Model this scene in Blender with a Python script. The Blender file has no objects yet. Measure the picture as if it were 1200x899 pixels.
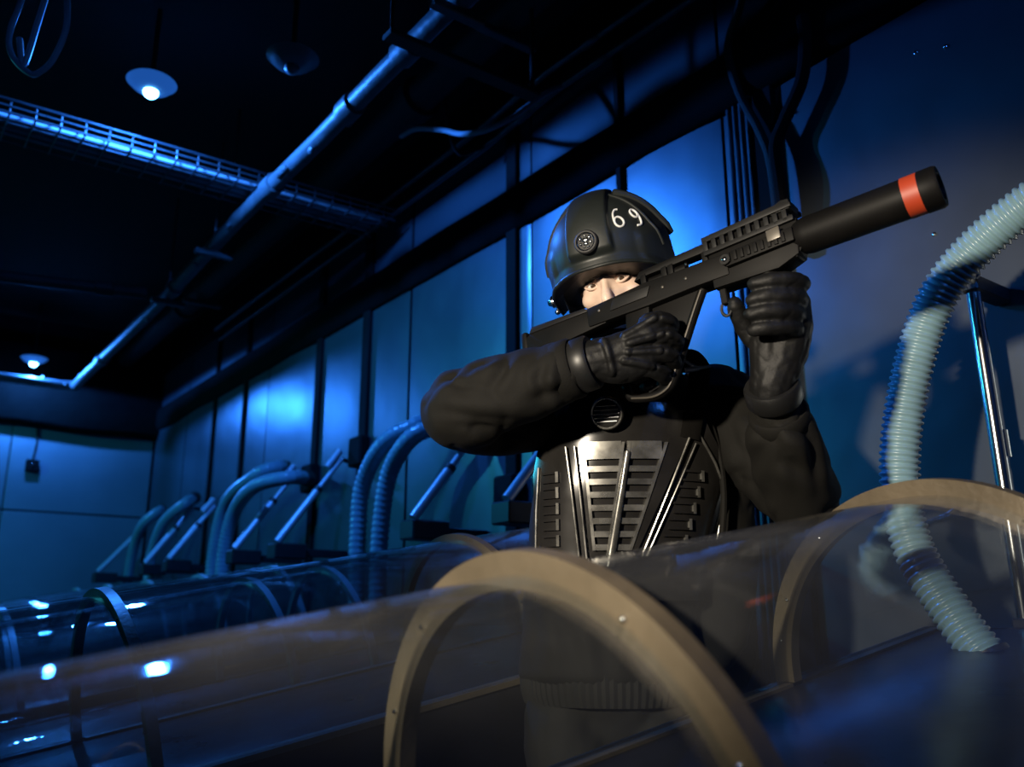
import bpy, bmesh, math, random
from mathutils import Vector, Matrix, noise
random.seed(7)
SC = bpy.context.scene
COL = SC.collection
PI = math.pi

# ------------------------------------------------------------------ camera, world, lights, exposure
RIGHT = Vector((0.593529, 0.804813, 0.0))
DOWN = Vector((-0.202171, 0.149096, -0.967935))
FWD = Vector((-0.779006, 0.574497, 0.251202))
cam_data = bpy.data.cameras.new('camera')
cam = bpy.data.objects.new('camera', cam_data)
COL.objects.link(cam)
m = Matrix.Identity(4)
for i in range(3):
    m[i][0] = RIGHT[i]; m[i][1] = -DOWN[i]; m[i][2] = -FWD[i]
m.translation = Vector((0, 0, 0.95))
cam.matrix_world = m
cam_data.sensor_width = 36.0
cam_data.lens = 31.5
cam_data.clip_start = 0.02
cam_data.dof.use_dof = True
cam_data.dof.focus_distance = 1.83
cam_data.dof.aperture_fstop = 3.0
SC.camera = cam

world = bpy.data.worlds.new('world')
SC.world = world
world.use_nodes = True
bg = world.node_tree.nodes['Background']
bg.inputs[0].default_value = (0.01, 0.02, 0.04, 1)
bg.inputs[1].default_value = 0.3
SC.view_settings.view_transform = 'Standard'
SC.view_settings.look = 'None'
SC.view_settings.gamma = 1.0
SC.view_settings.use_curve_mapping = False
SC.view_settings.exposure = 0.0
SC.cycles.transparent_max_bounces = 48
SC.cycles.max_bounces = 8
SC.cycles.sample_clamp_indirect = 3.0
SC.cycles.caustics_reflective = False
SC.cycles.caustics_refractive = False

def spot_lamp(name, loc, target, energy, color, size_deg, blend, radius):
    d = bpy.data.lights.new(name, 'SPOT')
    d.energy = energy; d.color = color; d.spot_size = math.radians(size_deg)
    d.spot_blend = blend; d.shadow_soft_size = radius
    o = bpy.data.objects.new(name, d); COL.objects.link(o)
    o.location = loc
    o.rotation_euler = (Vector(target) - Vector(loc)).to_track_quat('-Z', 'Y').to_euler()
    return o
# the photographer's warm lamp, high and to the left of the camera
KEY = spot_lamp('warm_key_lamp', (-.40, -1.40, 1.60), (-1.08, 1.3, 1.22), 500, (1.0, 0.87, 0.69), 36, 0.55, 0.07)
BLUE = (0.03, 0.22, 1.0)
TEAL = (0.03, 0.46, 0.66)
LAMPS = [((-3.544, 0.75, 3.10), BLUE, 190), ((-7.95, 1.03, 2.98), BLUE, 130), ((1.5, 0.5, 2.98), BLUE, 42), ((-6.6, -1.9, 2.98), TEAL, 210)]  # last entry is an unseen teal fill, added to brighten the wall

# ------------------------------------------------------------------ materials
MATS = {}
def mat(name, col, rough=0.5, metal=0.0, var=0.15, scale=6.0, bump=0.0, bscale=40.0, spec=0.5, emit=None, estr=0.0, stretch=None, bdist=0.01, rvar=0.0):
    if name in MATS: return MATS[name]
    mm = bpy.data.materials.new(name); mm.use_nodes = True
    nt = mm.node_tree; b = nt.nodes['Principled BSDF']
    tc = nt.nodes.new('ShaderNodeTexCoord')
    mp = nt.nodes.new('ShaderNodeMapping')
    if stretch: mp.inputs['Scale'].default_value = stretch
    nt.links.new(tc.outputs['Object'], mp.inputs['Vector'])
    n = nt.nodes.new('ShaderNodeTexNoise'); n.inputs['Scale'].default_value = scale; n.inputs['Detail'].default_value = 5
    nt.links.new(mp.outputs[0], n.inputs['Vector'])
    r = nt.nodes.new('ShaderNodeValToRGB')
    r.color_ramp.elements[0].position = 0.3; r.color_ramp.elements[1].position = 0.7
    r.color_ramp.elements[0].color = (*[c * (1 - var) for c in col], 1)
    r.color_ramp.elements[1].color = (*[min(1, c * (1 + var)) for c in col], 1)
    nt.links.new(n.outputs['Fac'], r.inputs[0])
    nt.links.new(r.outputs[0], b.inputs['Base Color'])
    b.inputs['Roughness'].default_value = rough
    if rvar:
        mr = nt.nodes.new('ShaderNodeMapRange')
        mr.inputs['To Min'].default_value = max(0, rough - rvar); mr.inputs['To Max'].default_value = rough + rvar
        nt.links.new(n.outputs['Fac'], mr.inputs['Value']); nt.links.new(mr.outputs[0], b.inputs['Roughness'])
    b.inputs['Metallic'].default_value = metal
    b.inputs['Specular IOR Level'].default_value = spec
    if bump:
        n2 = nt.nodes.new('ShaderNodeTexNoise'); n2.inputs['Scale'].default_value = bscale; n2.inputs['Detail'].default_value = 3
        nt.links.new(mp.outputs[0], n2.inputs['Vector'])
        bp = nt.nodes.new('ShaderNodeBump'); bp.inputs['Strength'].default_value = bump; bp.inputs['Distance'].default_value = bdist
        nt.links.new(n2.outputs['Fac'], bp.inputs['Height']); nt.links.new(bp.outputs[0], b.inputs['Normal'])
    if emit:
        b.inputs['Emission Color'].default_value = (*emit, 1); b.inputs['Emission Strength'].default_value = estr
    MATS[name] = mm
    return mm

def glass_mat(name, tint, haze, gloss_rough=0.03, ior_f0=0.05, hazecol=(0.55, 0.55, 0.55)):
    mm = bpy.data.materials.new(name); mm.use_nodes = True
    nt = mm.node_tree; nt.nodes.clear()
    N, L = nt.nodes.new, nt.links.new
    out = N('ShaderNodeOutputMaterial')
    tr = N('ShaderNodeBsdfTransparent'); tr.inputs[0].default_value = (*tint, 1)
    gl = N('ShaderNodeBsdfGlossy'); gl.inputs['Roughness'].default_value = gloss_rough
    df = N('ShaderNodeBsdfDiffuse'); df.inputs[0].default_value = (*hazecol, 1)
    lw = N('ShaderNodeLayerWeight'); lw.inputs['Blend'].default_value = 0.5
    pw = N('ShaderNodeMath'); pw.operation = 'POWER'; pw.inputs[1].default_value = 4.0
    L(lw.outputs['Facing'], pw.inputs[0])
    ma = N('ShaderNodeMath'); ma.operation = 'MULTIPLY_ADD'; ma.inputs[1].default_value = 0.75; ma.inputs[2].default_value = ior_f0
    L(pw.outputs[0], ma.inputs[0])
    # fine dust and scratches
    tc = N('ShaderNodeTexCoord'); nz = N('ShaderNodeTexNoise'); nz.inputs['Scale'].default_value = 5; nz.inputs['Detail'].default_value = 8
    L(tc.outputs['Object'], nz.inputs['Vector'])
    mr = N('ShaderNodeMapRange'); mr.inputs['From Min'].default_value = 0.35; mr.inputs['From Max'].default_value = 0.75
    mr.inputs['To Min'].default_value = haze * 0.5; mr.inputs['To Max'].default_value = haze * 1.6
    L(nz.outputs['Fac'], mr.inputs['Value'])
    # a dust film looks denser when seen at a slant
    cs = N('ShaderNodeMath'); cs.operation = 'SUBTRACT'; cs.inputs[0].default_value = 1.08; L(lw.outputs['Facing'], cs.inputs[1])
    dv = N('ShaderNodeMath'); dv.operation = 'DIVIDE'; dv.use_clamp = True; L(mr.outputs[0], dv.inputs[0]); L(cs.outputs[0], dv.inputs[1])
    n3 = N('ShaderNodeTexNoise'); n3.inputs['Scale'].default_value = 7; n3.inputs['Detail'].default_value = 4; L(tc.outputs['Object'], n3.inputs['Vector'])
    bp = N('ShaderNodeBump'); bp.inputs['Strength'].default_value = .25; bp.inputs['Distance'].default_value = .006
    L(n3.outputs['Fac'], bp.inputs['Height']); L(bp.outputs[0], gl.inputs['Normal'])
    m1 = N('ShaderNodeMixShader'); L(dv.outputs[0], m1.inputs[0]); L(tr.outputs[0], m1.inputs[1]); L(df.outputs[0], m1.inputs[2])
    m2 = N('ShaderNodeMixShader'); L(ma.outputs[0], m2.inputs[0]); L(m1.outputs[0], m2.inputs[1]); L(gl.outputs[0], m2.inputs[2])
    L(m2.outputs[0], out.inputs[0])
    MATS[name] = mm
    return mm

mat('floor', (0.05, 0.055, 0.06), 0.45, var=0.3, scale=2, bump=0.1)
mat('ceiling', (0.0035, 0.003, 0.0025), 0.85, var=0.3, bump=0.2, bscale=15)
mat('dark_wall', (0.03, 0.035, 0.045), 0.7, var=0.2)
mat('panel_metal', (0.14, 0.165, 0.19), 0.35, metal=0.82, var=0.10, scale=2.2, bump=0.25, bscale=1.3, bdist=0.05, rvar=0.07)
mat('back_panel', (0.22, 0.26, 0.28), 0.42, metal=0.35, var=0.10, scale=2.0, bump=0.15, bscale=1.6, bdist=0.04, rvar=0.05)
mat('black_paint', (0.005, 0.0045, 0.0045), 0.8, var=0.3, spec=0.15)
mat('black_fabric', (0.004, 0.0035, 0.003), 0.95, var=0.3, bump=0.4, bscale=20, spec=0.1)
mat('pipe_paint', (0.085, 0.095, 0.10), 0.45, var=0.25, scale=14, bump=0.3, bscale=25)
mat('dark_pipe', (0.006, 0.0055, 0.005), 0.7, var=0.3)
mat('galvanised', (0.07, 0.08, 0.09), 0.4, metal=0.7, var=0.2, scale=20)
mat('cable_grey', (0.35, 0.38, 0.42), 0.55, var=0.1)
mat('tan_hoop', (0.115, 0.092, 0.060), 0.42, metal=0.2, var=0.22, scale=9, bump=0.12, bscale=60, rvar=0.08)
mat('tub_black', (0.018, 0.018, 0.02), 0.22, var=0.25, scale=4, spec=0.5, rvar=0.06)
mat('deck', (0.010, 0.010, 0.011), 0.30, var=0.3, scale=5, spec=0.5, rvar=0.08, bump=0.15, bscale=8)
mat('plinth_grey', (0.06, 0.065, 0.07), 0.5)
glass_mat('canopy_glass', (0.93, 0.95, 0.95), 0.013, ior_f0=0.07)
mat('hose_pvc', (0.20, 0.33, 0.38), 0.28, var=0.08, scale=30, spec=0.6)
mat('strut_grey', (0.55, 0.60, 0.66), 0.36, metal=0.3, var=0.1)
mat('chrome', (0.75, 0.77, 0.78), 0.16, metal=1.0, var=0.05)
mat('fitting_black', (0.015, 0.015, 0.016), 0.4, var=0.2)
mat('lamp_bowl', (0.10, 0.11, 0.12), 0.4, var=0.05)
mat('lamp_bowl_lit', (0.05, 0.06, 0.07), 0.4, emit=(0.03, 0.22, 1.0), estr=0.35)
mat('bulb', (1, 1, 1), 0.4, emit=(0.10, 0.45, 1.0), estr=40)
mat('jacket', (0.0070, 0.0066, 0.0054), 0.8, var=0.22, scale=7, bump=0.25, bscale=350, spec=0.22, bdist=0.002)
mat('trouser', (0.009, 0.0085, 0.007), 0.8, var=0.2, bump=0.25, bscale=300, spec=0.3, bdist=0.002)
mat('glove', (0.005, 0.005, 0.005), 0.58, var=0.3, scale=20, bump=0.3, bscale=160, bdist=0.002, spec=0.32)
mat('glove_pad', (0.011, 0.011, 0.011), 0.42, var=0.2)
mat('skin', (0.72, 0.53, 0.42), 0.45, var=0.08, scale=20, bump=0.08, bscale=250, bdist=0.002)
mat('eye_white', (0.75, 0.72, 0.68), 0.15, var=0.03)
mat('iris', (0.07, 0.045, 0.03), 0.1)
mat('hair', (0.03, 0.02, 0.015), 0.6)
mat('helmet', (0.013, 0.016, 0.0145), 0.45, var=0.18, scale=9, bump=0.1, bscale=120, bdist=0.002, rvar=0.06)
mat('helmet_dark', (0.012, 0.012, 0.012), 0.6)
mat('white_marker', (0.75, 0.76, 0.74), 0.6, var=0.15, scale=60)
mat('plate_black', (0.016, 0.015, 0.014), 0.20, var=0.25, scale=12, rvar=0.08)
mat('plate_worn', (0.24, 0.235, 0.215), 0.28, metal=0.75, var=0.45, scale=26, rvar=0.12)
mat('gun_black', (0.0045, 0.0042, 0.004), 0.55, var=0.2, scale=15, rvar=0.06, spec=0.14)
mat('gun_grey', (0.010, 0.010, 0.010), 0.5, var=0.2, scale=15, spec=0.2)
mat('gun_sheen', (0.012, 0.012, 0.013), 0.30, var=0.15, spec=0.6)
mat('gun_orange', (0.42, 0.045, 0.012), 0.5, var=0.15)
mat('gun_edge', (0.10, 0.09, 0.075), 0.4, metal=0.3, var=0.2)
M = MATS

# ------------------------------------------------------------------ mesh helpers
def link(o, parent=None):
    COL.objects.link(o)
    if parent is not None: o.parent = parent
    return o
def mk(name, bm, material, parent=None, angle=35):
    me = bpy.data.meshes.new(name)
    bm.normal_update(); bm.to_mesh(me); bm.free()
    for p in me.polygons: p.use_smooth = True
    me.set_sharp_from_angle(angle=math.radians(angle))
    me.materials.append(M[material])
    return link(bpy.data.objects.new(name, me), parent)
def dup(o, parent=None, name=None):
    c = o.copy(); COL.objects.link(c); c.parent = parent
    return c
def dup_tree(o, parent=None):
    c = dup(o, parent)
    for ch in list(o.children): dup_tree(ch, c)
    return c
def tag(o, label=None, cat=None, group=None, kind=None):
    if label: o['label'] = label
    if cat: o['category'] = cat
    if group: o['group'] = group
    if kind: o['kind'] = kind
    return o
def empty(name, loc=(0, 0, 0), rot=(0, 0, 0)):
    o = bpy.data.objects.new(name, None); o.empty_display_size = 0.1
    o.location = loc; o.rotation_euler = rot
    return link(o)
def box(bm, lo, hi, bev=0.0, seg=1, mtx=None):
    lo, hi = Vector(lo), Vector(hi)
    r = bmesh.ops.create_cube(bm, size=1.0)
    vs = r['verts']
    for v in vs:
        v.co = Vector(((lo[i] + hi[i]) / 2 + v.co[i] * (hi[i] - lo[i]) for i in range(3)))
    if bev:
        es = list({e for v in vs for e in v.link_edges})
        rr = bmesh.ops.bevel(bm, geom=es, offset=bev, segments=seg, affect='EDGES', profile=0.5)
        vs = list({v for f in rr['faces'] for v in f.verts} | {v for v in vs if v.is_valid})
    if mtx is not None:
        for v in vs: v.co = mtx @ v.co
    return vs
def spline(pts, n=8):
    P = [Vector(p) for p in pts]
    out = []
    for i in range(len(P) - 1):
        p0 = P[i - 1] if i else P[i] * 2 - P[i + 1]
        p1, p2 = P[i], P[i + 1]
        p3 = P[i + 2] if i + 2 < len(P) else P[i + 1] * 2 - P[i]
        for k in range(n):
            t = k / n
            out.append(0.5 * ((2 * p1) + (p2 - p0) * t + (2 * p0 - 5 * p1 + 4 * p2 - p3) * t * t + (3 * p1 - p0 - 3 * p2 + p3) * t ** 3))
    out.append(P[-1])
    return out
def lerp_list(vals, n):
    out = []
    for i in range(len(vals) - 1):
        for k in range(n): out.append(vals[i] + (vals[i + 1] - vals[i]) * k / n)
    out.append(vals[-1])
    return out
def sweep(bm, pts, r, seg=12, r2=None, side=None, caps=True, rnd=0):
    """tube along pts; r (along the side axis) and r2 radii, scalar or per point"""
    P = [Vector(p) for p in pts]; n = len(P)
    ra = r if isinstance(r, (list, tuple)) else [r] * n
    rb = ra if r2 is None else (r2 if isinstance(r2, (list, tuple)) else [r2] * n)
    T = []
    for i in range(n):
        t = (P[min(i + 1, n - 1)] - P[max(i - 1, 0)])
        T.append(t.normalized() if t.length > 1e-9 else Vector((0, 0, 1)))
    a = Vector(side) if side is not None else (Vector((0, 0, 1)) if abs(T[0].z) < 0.9 else Vector((1, 0, 0)))
    rings = []
    for i in range(n):
        a = a - T[i] * a.dot(T[i])
        if a.length < 1e-6: a = T[i].orthogonal()
        a.normalize(); b = T[i].cross(a)
        rings.append([bm.verts.new(P[i] + a * (ra[i] * math.cos(2 * PI * k / seg)) + b * (rb[i] * math.sin(2 * PI * k / seg))) for k in range(seg)])
    for i in range(n - 1):
        for k in range(seg):
            bm.faces.new((rings[i][k], rings[i][(k + 1) % seg], rings[i + 1][(k + 1) % seg], rings[i + 1][k]))
    if caps:
        for ring, tip, s in ((rings[0], P[0] - T[0] * min(ra[0], rb[0]) * rnd, 1), (rings[-1], P[-1] + T[-1] * min(ra[-1], rb[-1]) * rnd, -1)):
            c = bm.verts.new(tip)
            for k in range(seg):
                f = (ring[(k + 1) % seg], ring[k], c)
                bm.faces.new(f if s == 1 else f[::-1])
    return rings
def limb(bm, pts, radii, seg=16, r2=None, n=6, side=None):
    """closed tapered limb with rounded ends"""
    P = spline(pts, n); ra = lerp_list(radii, n); rb = lerp_list(r2 if r2 else radii, n)
    t0 = (P[0] - P[1]).normalized(); t1 = (P[-1] - P[-2]).normalized()
    P = [P[0] + t0 * ra[0] * 0.75] + P + [P[-1] + t1 * ra[-1] * 0.75]
    ra = [ra[0] * 0.6] + ra + [ra[-1] * 0.6]; rb = [rb[0] * 0.6] + rb + [rb[-1] * 0.6]
    sweep(bm, P, ra, seg, rb, side, True, 0.3)
def loft(bm, rings, caps=True):
    R = [[bm.verts.new(p) for p in ring] for ring in rings]; s = len(R[0])
    for i in range(len(R) - 1):
        for k in range(s):
            bm.faces.new((R[i][k], R[i][(k + 1) % s], R[i + 1][(k + 1) % s], R[i + 1][k]))
    if caps:
        bm.faces.new(R[0][::-1]); bm.faces.new(R[-1])
    return R
def lathe(bm, prof, seg=24, mtx=None):
    rings = []
    for r, z in prof:
        ring = []
        for k in range(seg):
            p = Vector((r * math.cos(2 * PI * k / seg), r * math.sin(2 * PI * k / seg), z))
            ring.append(mtx @ p if mtx is not None else p)
        rings.append(ring)
    return loft(bm, rings)
def prism(bm, poly, y0, y1, bev=0.0):
    """polygon in (x, z) extruded along y"""
    a = [bm.verts.new((x, y0, z)) for x, z in poly]; b = [bm.verts.new((x, y1, z)) for x, z in poly]
    n = len(poly); fs = [bm.faces.new(a[::-1]), bm.faces.new(b)]
    for i in range(n): fs.append(bm.faces.new((a[i], a[(i + 1) % n], b[(i + 1) % n], b[i])))
    bmesh.ops.recalc_face_normals(bm, faces=fs)
    if bev:
        es = list({e for f in fs for e in f.edges})
        bmesh.ops.bevel(bm, geom=es, offset=bev, segments=2, affect='EDGES', profile=0.6)
def ball(bm, c, r, u=16, v=10, mtx=None):
    rr = bmesh.ops.create_uvsphere(bm, u_segments=u, v_segments=v, radius=1.0)
    r = r if isinstance(r, (tuple, list)) else (r, r, r)
    for vt in rr['verts']:
        p = Vector((vt.co.x * r[0], vt.co.y * r[1], vt.co.z * r[2]))
        if mtx is not None: p = mtx @ p
        vt.co = p + Vector(c)
def fuse(bm, voxel, smooth=6, factor=0.5):
    """turn overlapping closed shells into one continuous surface"""
    me = bpy.data.meshes.new('tmp'); bm.to_mesh(me); bm.free()
    o = bpy.data.objects.new('tmp', me); COL.objects.link(o)
    r = o.modifiers.new('r', 'REMESH'); r.mode = 'VOXEL'; r.voxel_size = voxel; r.adaptivity = 0
    s = o.modifiers.new('s', 'SMOOTH'); s.factor = factor; s.iterations = smooth
    dg = bpy.context.evaluated_depsgraph_get(); dg.update()
    ev = o.evaluated_get(dg); me2 = bpy.data.meshes.new_from_object(ev)
    bpy.data.objects.remove(o); bpy.data.meshes.remove(me)
    out = bmesh.new(); out.from_mesh(me2); bpy.data.meshes.remove(me2)
    return out

# ------------------------------------------------------------------ room shell
WY = 2.15          # face of the panelled wall
BX = -8.4          # face of the end wall
CZ = 3.45
def slab(name, lo, hi, material, kind='structure'):
    bm = bmesh.new(); box(bm, lo, hi); return tag(mk(name, bm, material), kind=kind)
slab('floor', (BX - 0.2, -3.2, -0.1), (3.2, WY + 0.2, 0.0), 'floor')['label'] = 'dark floor under the capsules'
slab('ceiling', (BX - 0.2, -3.2, CZ), (3.2, WY + 0.2, CZ + 0.1), 'ceiling')['label'] = 'black ceiling carrying pipes, cable tray and lamps'
wall_r = slab('wall_right', (BX - 0.2, WY + 0.03, 0), (3.2, WY + 0.2, CZ), 'black_paint')
wall_r['label'] = 'wall of tall sheet metal panels behind the person'
wall_b = slab('wall_back', (BX - 0.2, -3.2, 0), (BX - 0.02, WY + 0.03, CZ), 'black_paint')
wall_b['label'] = 'blue-lit end wall at far left'
slab('wall_left', (BX, -3.2, 0), (3.2, -3.1, CZ), 'dark_wall')['label'] = 'dark wall behind the camera'
slab('wall_front', (3.1, -3.1, 0), (3.2, WY + 0.03, CZ), 'dark_wall')['label'] = 'dark wall to the right of the camera'

def panel(x0, x1, z0, z1, parent):
    bm = bmesh.new()
    nx, nz = 6, 12
    sx, sz = random.random() * 9, random.random() * 9
    def P(i, j):
        x = x0 + (x1 - x0) * i / nx; z = z0 + (z1 - z0) * j / nz
        e = 0 if i in (0, nx) or j in (0, nz) else 1
        return (x, WY - 0.012 * e * max(0, noise.noise((x * 1.7 + sx, z * 1.3 + sz, 0))), z)
    g = [[bm.verts.new(P(i, j)) for i in range(nx + 1)] for j in range(nz + 1)]
    for j in range(nz):
        for i in range(nx): bm.faces.new((g[j][i], g[j][i + 1], g[j + 1][i + 1], g[j + 1][i]))
    b = [bm.verts.new((x, WY + 0.028, z)) for x, z in ((x0, z0), (x1, z0), (x1, z1), (x0, z1))]
    bm.faces.new((b[3], b[2], b[1], b[0]))
    bm.faces.new([b[0], b[1]] + [g[0][i] for i in range(nx, -1, -1)])
    bm.faces.new([b[2], b[3]] + [g[nz][i] for i in range(nx + 1)])
    bm.faces.new([b[1], b[2]] + [g[j][nx] for j in range(nz, -1, -1)])
    bm.faces.new([b[3], b[0]] + [g[j][0] for j in range(nz + 1)])
    return mk('panel', bm, 'panel_metal', parent, 60)
seams = [(-8.38, .02), (-7.46, .018), (-6.74, .05), (-6.09, .05), (-5.67, .015), (-4.85, .075), (-4.24, .085), (-3.78, .025), (-2.90, .075), (-2.775, .012),
         (-2.22, .035), (-1.735, .014), (-1.56, .08), (-0.30, .02), (0.9, .02), (2.1, .02), (3.1, .02)]
for (a, wa), (b, wb) in zip(seams[:-1], seams[1:]):
    panel(a + wa / 2, b - wb / 2, 0.04, 3.09, wall_r)
def vbar(name, x, w, z0, z1, y0, material, parent):
    bm = bmesh.new(); box(bm, (x - w / 2, y0, z0), (x + w / 2, WY + 0.02, z1), 0.004); return mk(name, bm, material, parent)
for x, w in [(-6.74, .045), (-6.09, .045), (-4.85, .07), (-4.24, .08), (-2.90, .075), (-2.22, .03), (-1.56, .075)]:
    vbar('post', x, w, 0.0, 3.1, WY - 0.02, 'black_paint', wall_r)
for x in (-1.70, -1.675, -1.65, -1.625):
    vbar('rib', x, .014, 0.0, 2.66, WY - 0.018, 'panel_metal', wall_r)
for x, z in [(-4.85, 1.72), (-4.24, 1.79), (-2.9, 1.42)]:
    bm = bmesh.new(); box(bm, (x - .07, WY - .06, z - .08), (x + .07, WY, z + .08), .01)
    tag(mk('post_bracket', bm, 'black_paint', wall_r))
for x, z in [(-0.985, 2.406), (-1.065, 2.433), (-1.454, 2.442), (-1.077, 1.904), (-1.43, 2.0), (-0.55, 2.2)]:
    bm = bmesh.new(); ball(bm, (x, WY - .002, z), (.006, .004, .006), 10, 6); mk('rivet', bm, 'chrome', wall_r)
# end wall panels
for y0, y1 in [(-3.05, -1.6), (-1.59, -0.3), (-0.29, 1.0), (1.01, 2.14)]:
    bm = bmesh.new(); box(bm, (BX - .02, y0, 1.80), (BX, y1, 3.1), .004); mk('panel', bm, 'back_panel', wall_b)
    bm = bmesh.new(); box(bm, (BX - .02, y0, 0.04), (BX - .004, y1, 1.788), .004); mk('panel', bm, 'back_panel', wall_b)

# dark beams that run along the walls under the ceiling
def beam(name, p0, p1, prof_fn, label):
    bm = bmesh.new(); n = 60; rings = []
    p0, p1 = Vector(p0), Vector(p1); d = (p1 - p0).normalized(); side = Vector((d.y, -d.x, 0))
    for i in range(n + 1):
        p = p0.lerp(p1, i / n); w, zb, zt = prof_fn(p)
        rings.append([p + side * s * w + Vector((0, 0, z)) for s, z in ((0, zb + .01), (.35, zb), (.8, zb + .012), (1, zb + .05), (1, zt - .03), (.8, zt), (0, zt))])
    loft(bm, rings); bmesh.ops.recalc_face_normals(bm, faces=bm.faces)
    return tag(mk(name, bm, 'black_fabric', None, 50), label, kind='structure')
beam('trim_1', (BX + .01, WY + .02, 0), (3.1, WY + .02, 0),
     lambda p: (.06, 2.565 + .018 * noise.noise((p.x * 1.6, 0, 0)), 2.765 + .02 * noise.noise((p.x * 1.3, 4, 0)) + (.5 if p.x > -1.50 else 0)), 'black wrapped beam running along the panelled wall')  # top raised past the black post to make the wall above dark
beam('trim_2', (BX - .01, -3.0, 0), (BX - .01, WY, 0),
     lambda p: (.14, 2.49 + .03 * noise.noise((p.y * 1.6, 2, 0)), 3.2), 'black beam above the blue-lit end wall')

# ------------------------------------------------------------------ capsules
TILT = 0.178
CA, SA = math.cos(TILT), math.sin(TILT)
def pod(X, ds, s_end, s_open, hoops, label, glass_start=-0.45, hoop_r=(.341, .300), hoop_w=.012, hoop_mat='tan_hoop'):
    """capsule whose axis rises towards the wall; origin at its floor point, built along local y"""
    root = empty('capsule', (X, ds, 0))
    tag(root, label, 'capsule', 'row of clear-topped capsules along the panelled wall')
    Z0 = 0.568
    def A(s, ang, r):
        u = r * math.sin(ang)
        return Vector((r * math.cos(ang), s * CA - u * SA, Z0 + s * SA + u * CA))
    def arc_shell(name, s0, s1, ro, ri, a0, a1, material, n=40, ns=1, parent=root, angle=40):
        bm = bmesh.new(); rings = []
        ring_ang = [a0 + (a1 - a0) * k / n for k in range(n + 1)]
        secs = []
        for j in range(ns + 1):
            s = s0 + (s1 - s0) * j / ns
            secs.append([A(s, t, ro) for t in ring_ang] + [A(s, t, ri) for t in reversed(ring_ang)])
        loft(bm, secs, caps=False)
        V = list(bm.verts); c = 2 * (n + 1)
        for base in (0, len(V) - c):
            for k in range(n):
                bm.faces.new((V[base + k], V[base + k + 1], V[base + c - 2 - k], V[base + c - 1 - k]))
        bmesh.ops.recalc_face_normals(bm, faces=bm.faces)
        return mk(name, bm, material, parent, angle)
    # tub: lower half, closed at both ends
    tub = arc_shell('tub', glass_start, s_end, .335, .32, PI, 2 * PI, 'tub_black', ns=4)
    for s in (glass_start + .006, s_end - .006):
        bm = bmesh.new()
        a = [A(s - .006, PI + PI * k / 24, .33) for k in range(25)]; b = [A(s + .006, PI + PI * k / 24, .33) for k in range(25)]
        loft(bm, [a, b]); bmesh.ops.recalc_face_normals(bm, faces=bm.faces); mk('end_cap', bm, 'tub_black', root)
    # plinths down to the floor
    for s in (glass_start + .35, s_end - .35):
        bm = bmesh.new(); y = s * CA; zt = Z0 + s * SA - .27
        vs = box(bm, (-.2, y - .12, 0), (.2, y + .12, zt), .01)
        mk('plinth', bm, 'plinth_grey', root)
    # upholstered deck just below rim level
    bm = bmesh.new(); q = []
    for s in (glass_start + .02, s_end - .02):
        q.append([A(s, PI / 2, 0) + Vector((x, -dz * SA, dz * CA)) for x, dz in ((-.318, -.014), (-.30, -.006), (-.15, .0), (.15, .0), (.30, -.006), (.318, -.014), (.318, -.05), (-.318, -.05))])
    loft(bm, q); bmesh.ops.recalc_face_normals(bm, faces=bm.faces); mk('deck', bm, 'deck', root, 25)
    # clear canopy sections between the hoops
    cuts = [glass_start] + list(hoops) + ([s_open] if s_open > hoops[-1] + .1 else [])
    for a, b in zip(cuts[:-1], cuts[1:]):
        arc_shell('canopy', a + .004, b - .004, .315, .311, .012, PI - .012, 'canopy_glass', n=72, ns=2)
    for h in hoops:
        hp = arc_shell('hoop', h - hoop_w, h + hoop_w, hoop_r[0], hoop_r[1], 0.0, PI, hoop_mat, n=72)
        for t in (.25, .5, 1.0, 2.2, 2.65, 2.9):
            bm = bmesh.new(); c = A(h - hoop_w - .001, t, (hoop_r[0] + hoop_r[1]) / 2); ball(bm, c, .0035, 8, 6); mk('bolt', bm, 'chrome', hp)
    # rim strips: tan along the middle section, dark elsewhere
    h0, h1 = hoops[0], hoops[-1]
    for sgn, t in ((1, 0.0), (-1, PI)):
        for a, b, mt in ((glass_start, h0 - .017, 'tub_black'), (h0 + .017, h1 - .017, 'tan_hoop'), (h1 + .017, s_end, 'tub_black')):
            if b - a < .02: continue
            bm = bmesh.new()
            q = [[A(s, t, .3) + Vector((0, -dz * SA, dz * CA)) for dz in (-.012, 0)] + [A(s, t, .34) + Vector((0, -dz * SA, dz * CA)) for dz in (0, -.012)] for s in (a, b)]
            loft(bm, q); bmesh.ops.recalc_face_normals(bm, faces=bm.faces)
            mk('rim_strip', bm, mt, root)
    return root
pod(-.795, 0, 2.03, 1.494, (.656, 1.494), 'nearest clear capsule with large tan hoops, in front of the person')
THIN = dict(hoop_r=(.327, .308), hoop_w=.010, hoop_mat='strut_grey')
pod(-2.0, -.14, 2.24, 2.15, (.64, 1.50), 'second clear capsule, just behind the person', hoop_r=(.330, .306), hoop_w=.010)
pod(-2.80, .10, 2.0, 1.9, (1.0, 1.25), 'third clear capsule, with hoops just left of the person', **THIN)
pod(-3.72, .05, 2.0, 1.55, (.5, 1.5), 'fourth clear capsule, under the hose pair nearest the person', **THIN)
pod(-4.66, .05, 2.0, 1.9, (.6, 1.5), 'fifth clear capsule along the wall', **THIN)
pod(-5.62, .05, 2.0, 1.55, (.6, 1.5), 'sixth clear capsule, second from the end wall hoses', **THIN)
pod(-6.58, .05, 2.0, 1.9, (.6, 1.5), 'seventh clear capsule, farthest but one along the wall', **THIN)
pod(-7.55, .05, 2.0, 1.55, (.6, 1.5), 'farthest clear capsule, by the blue end wall', **THIN)

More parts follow.
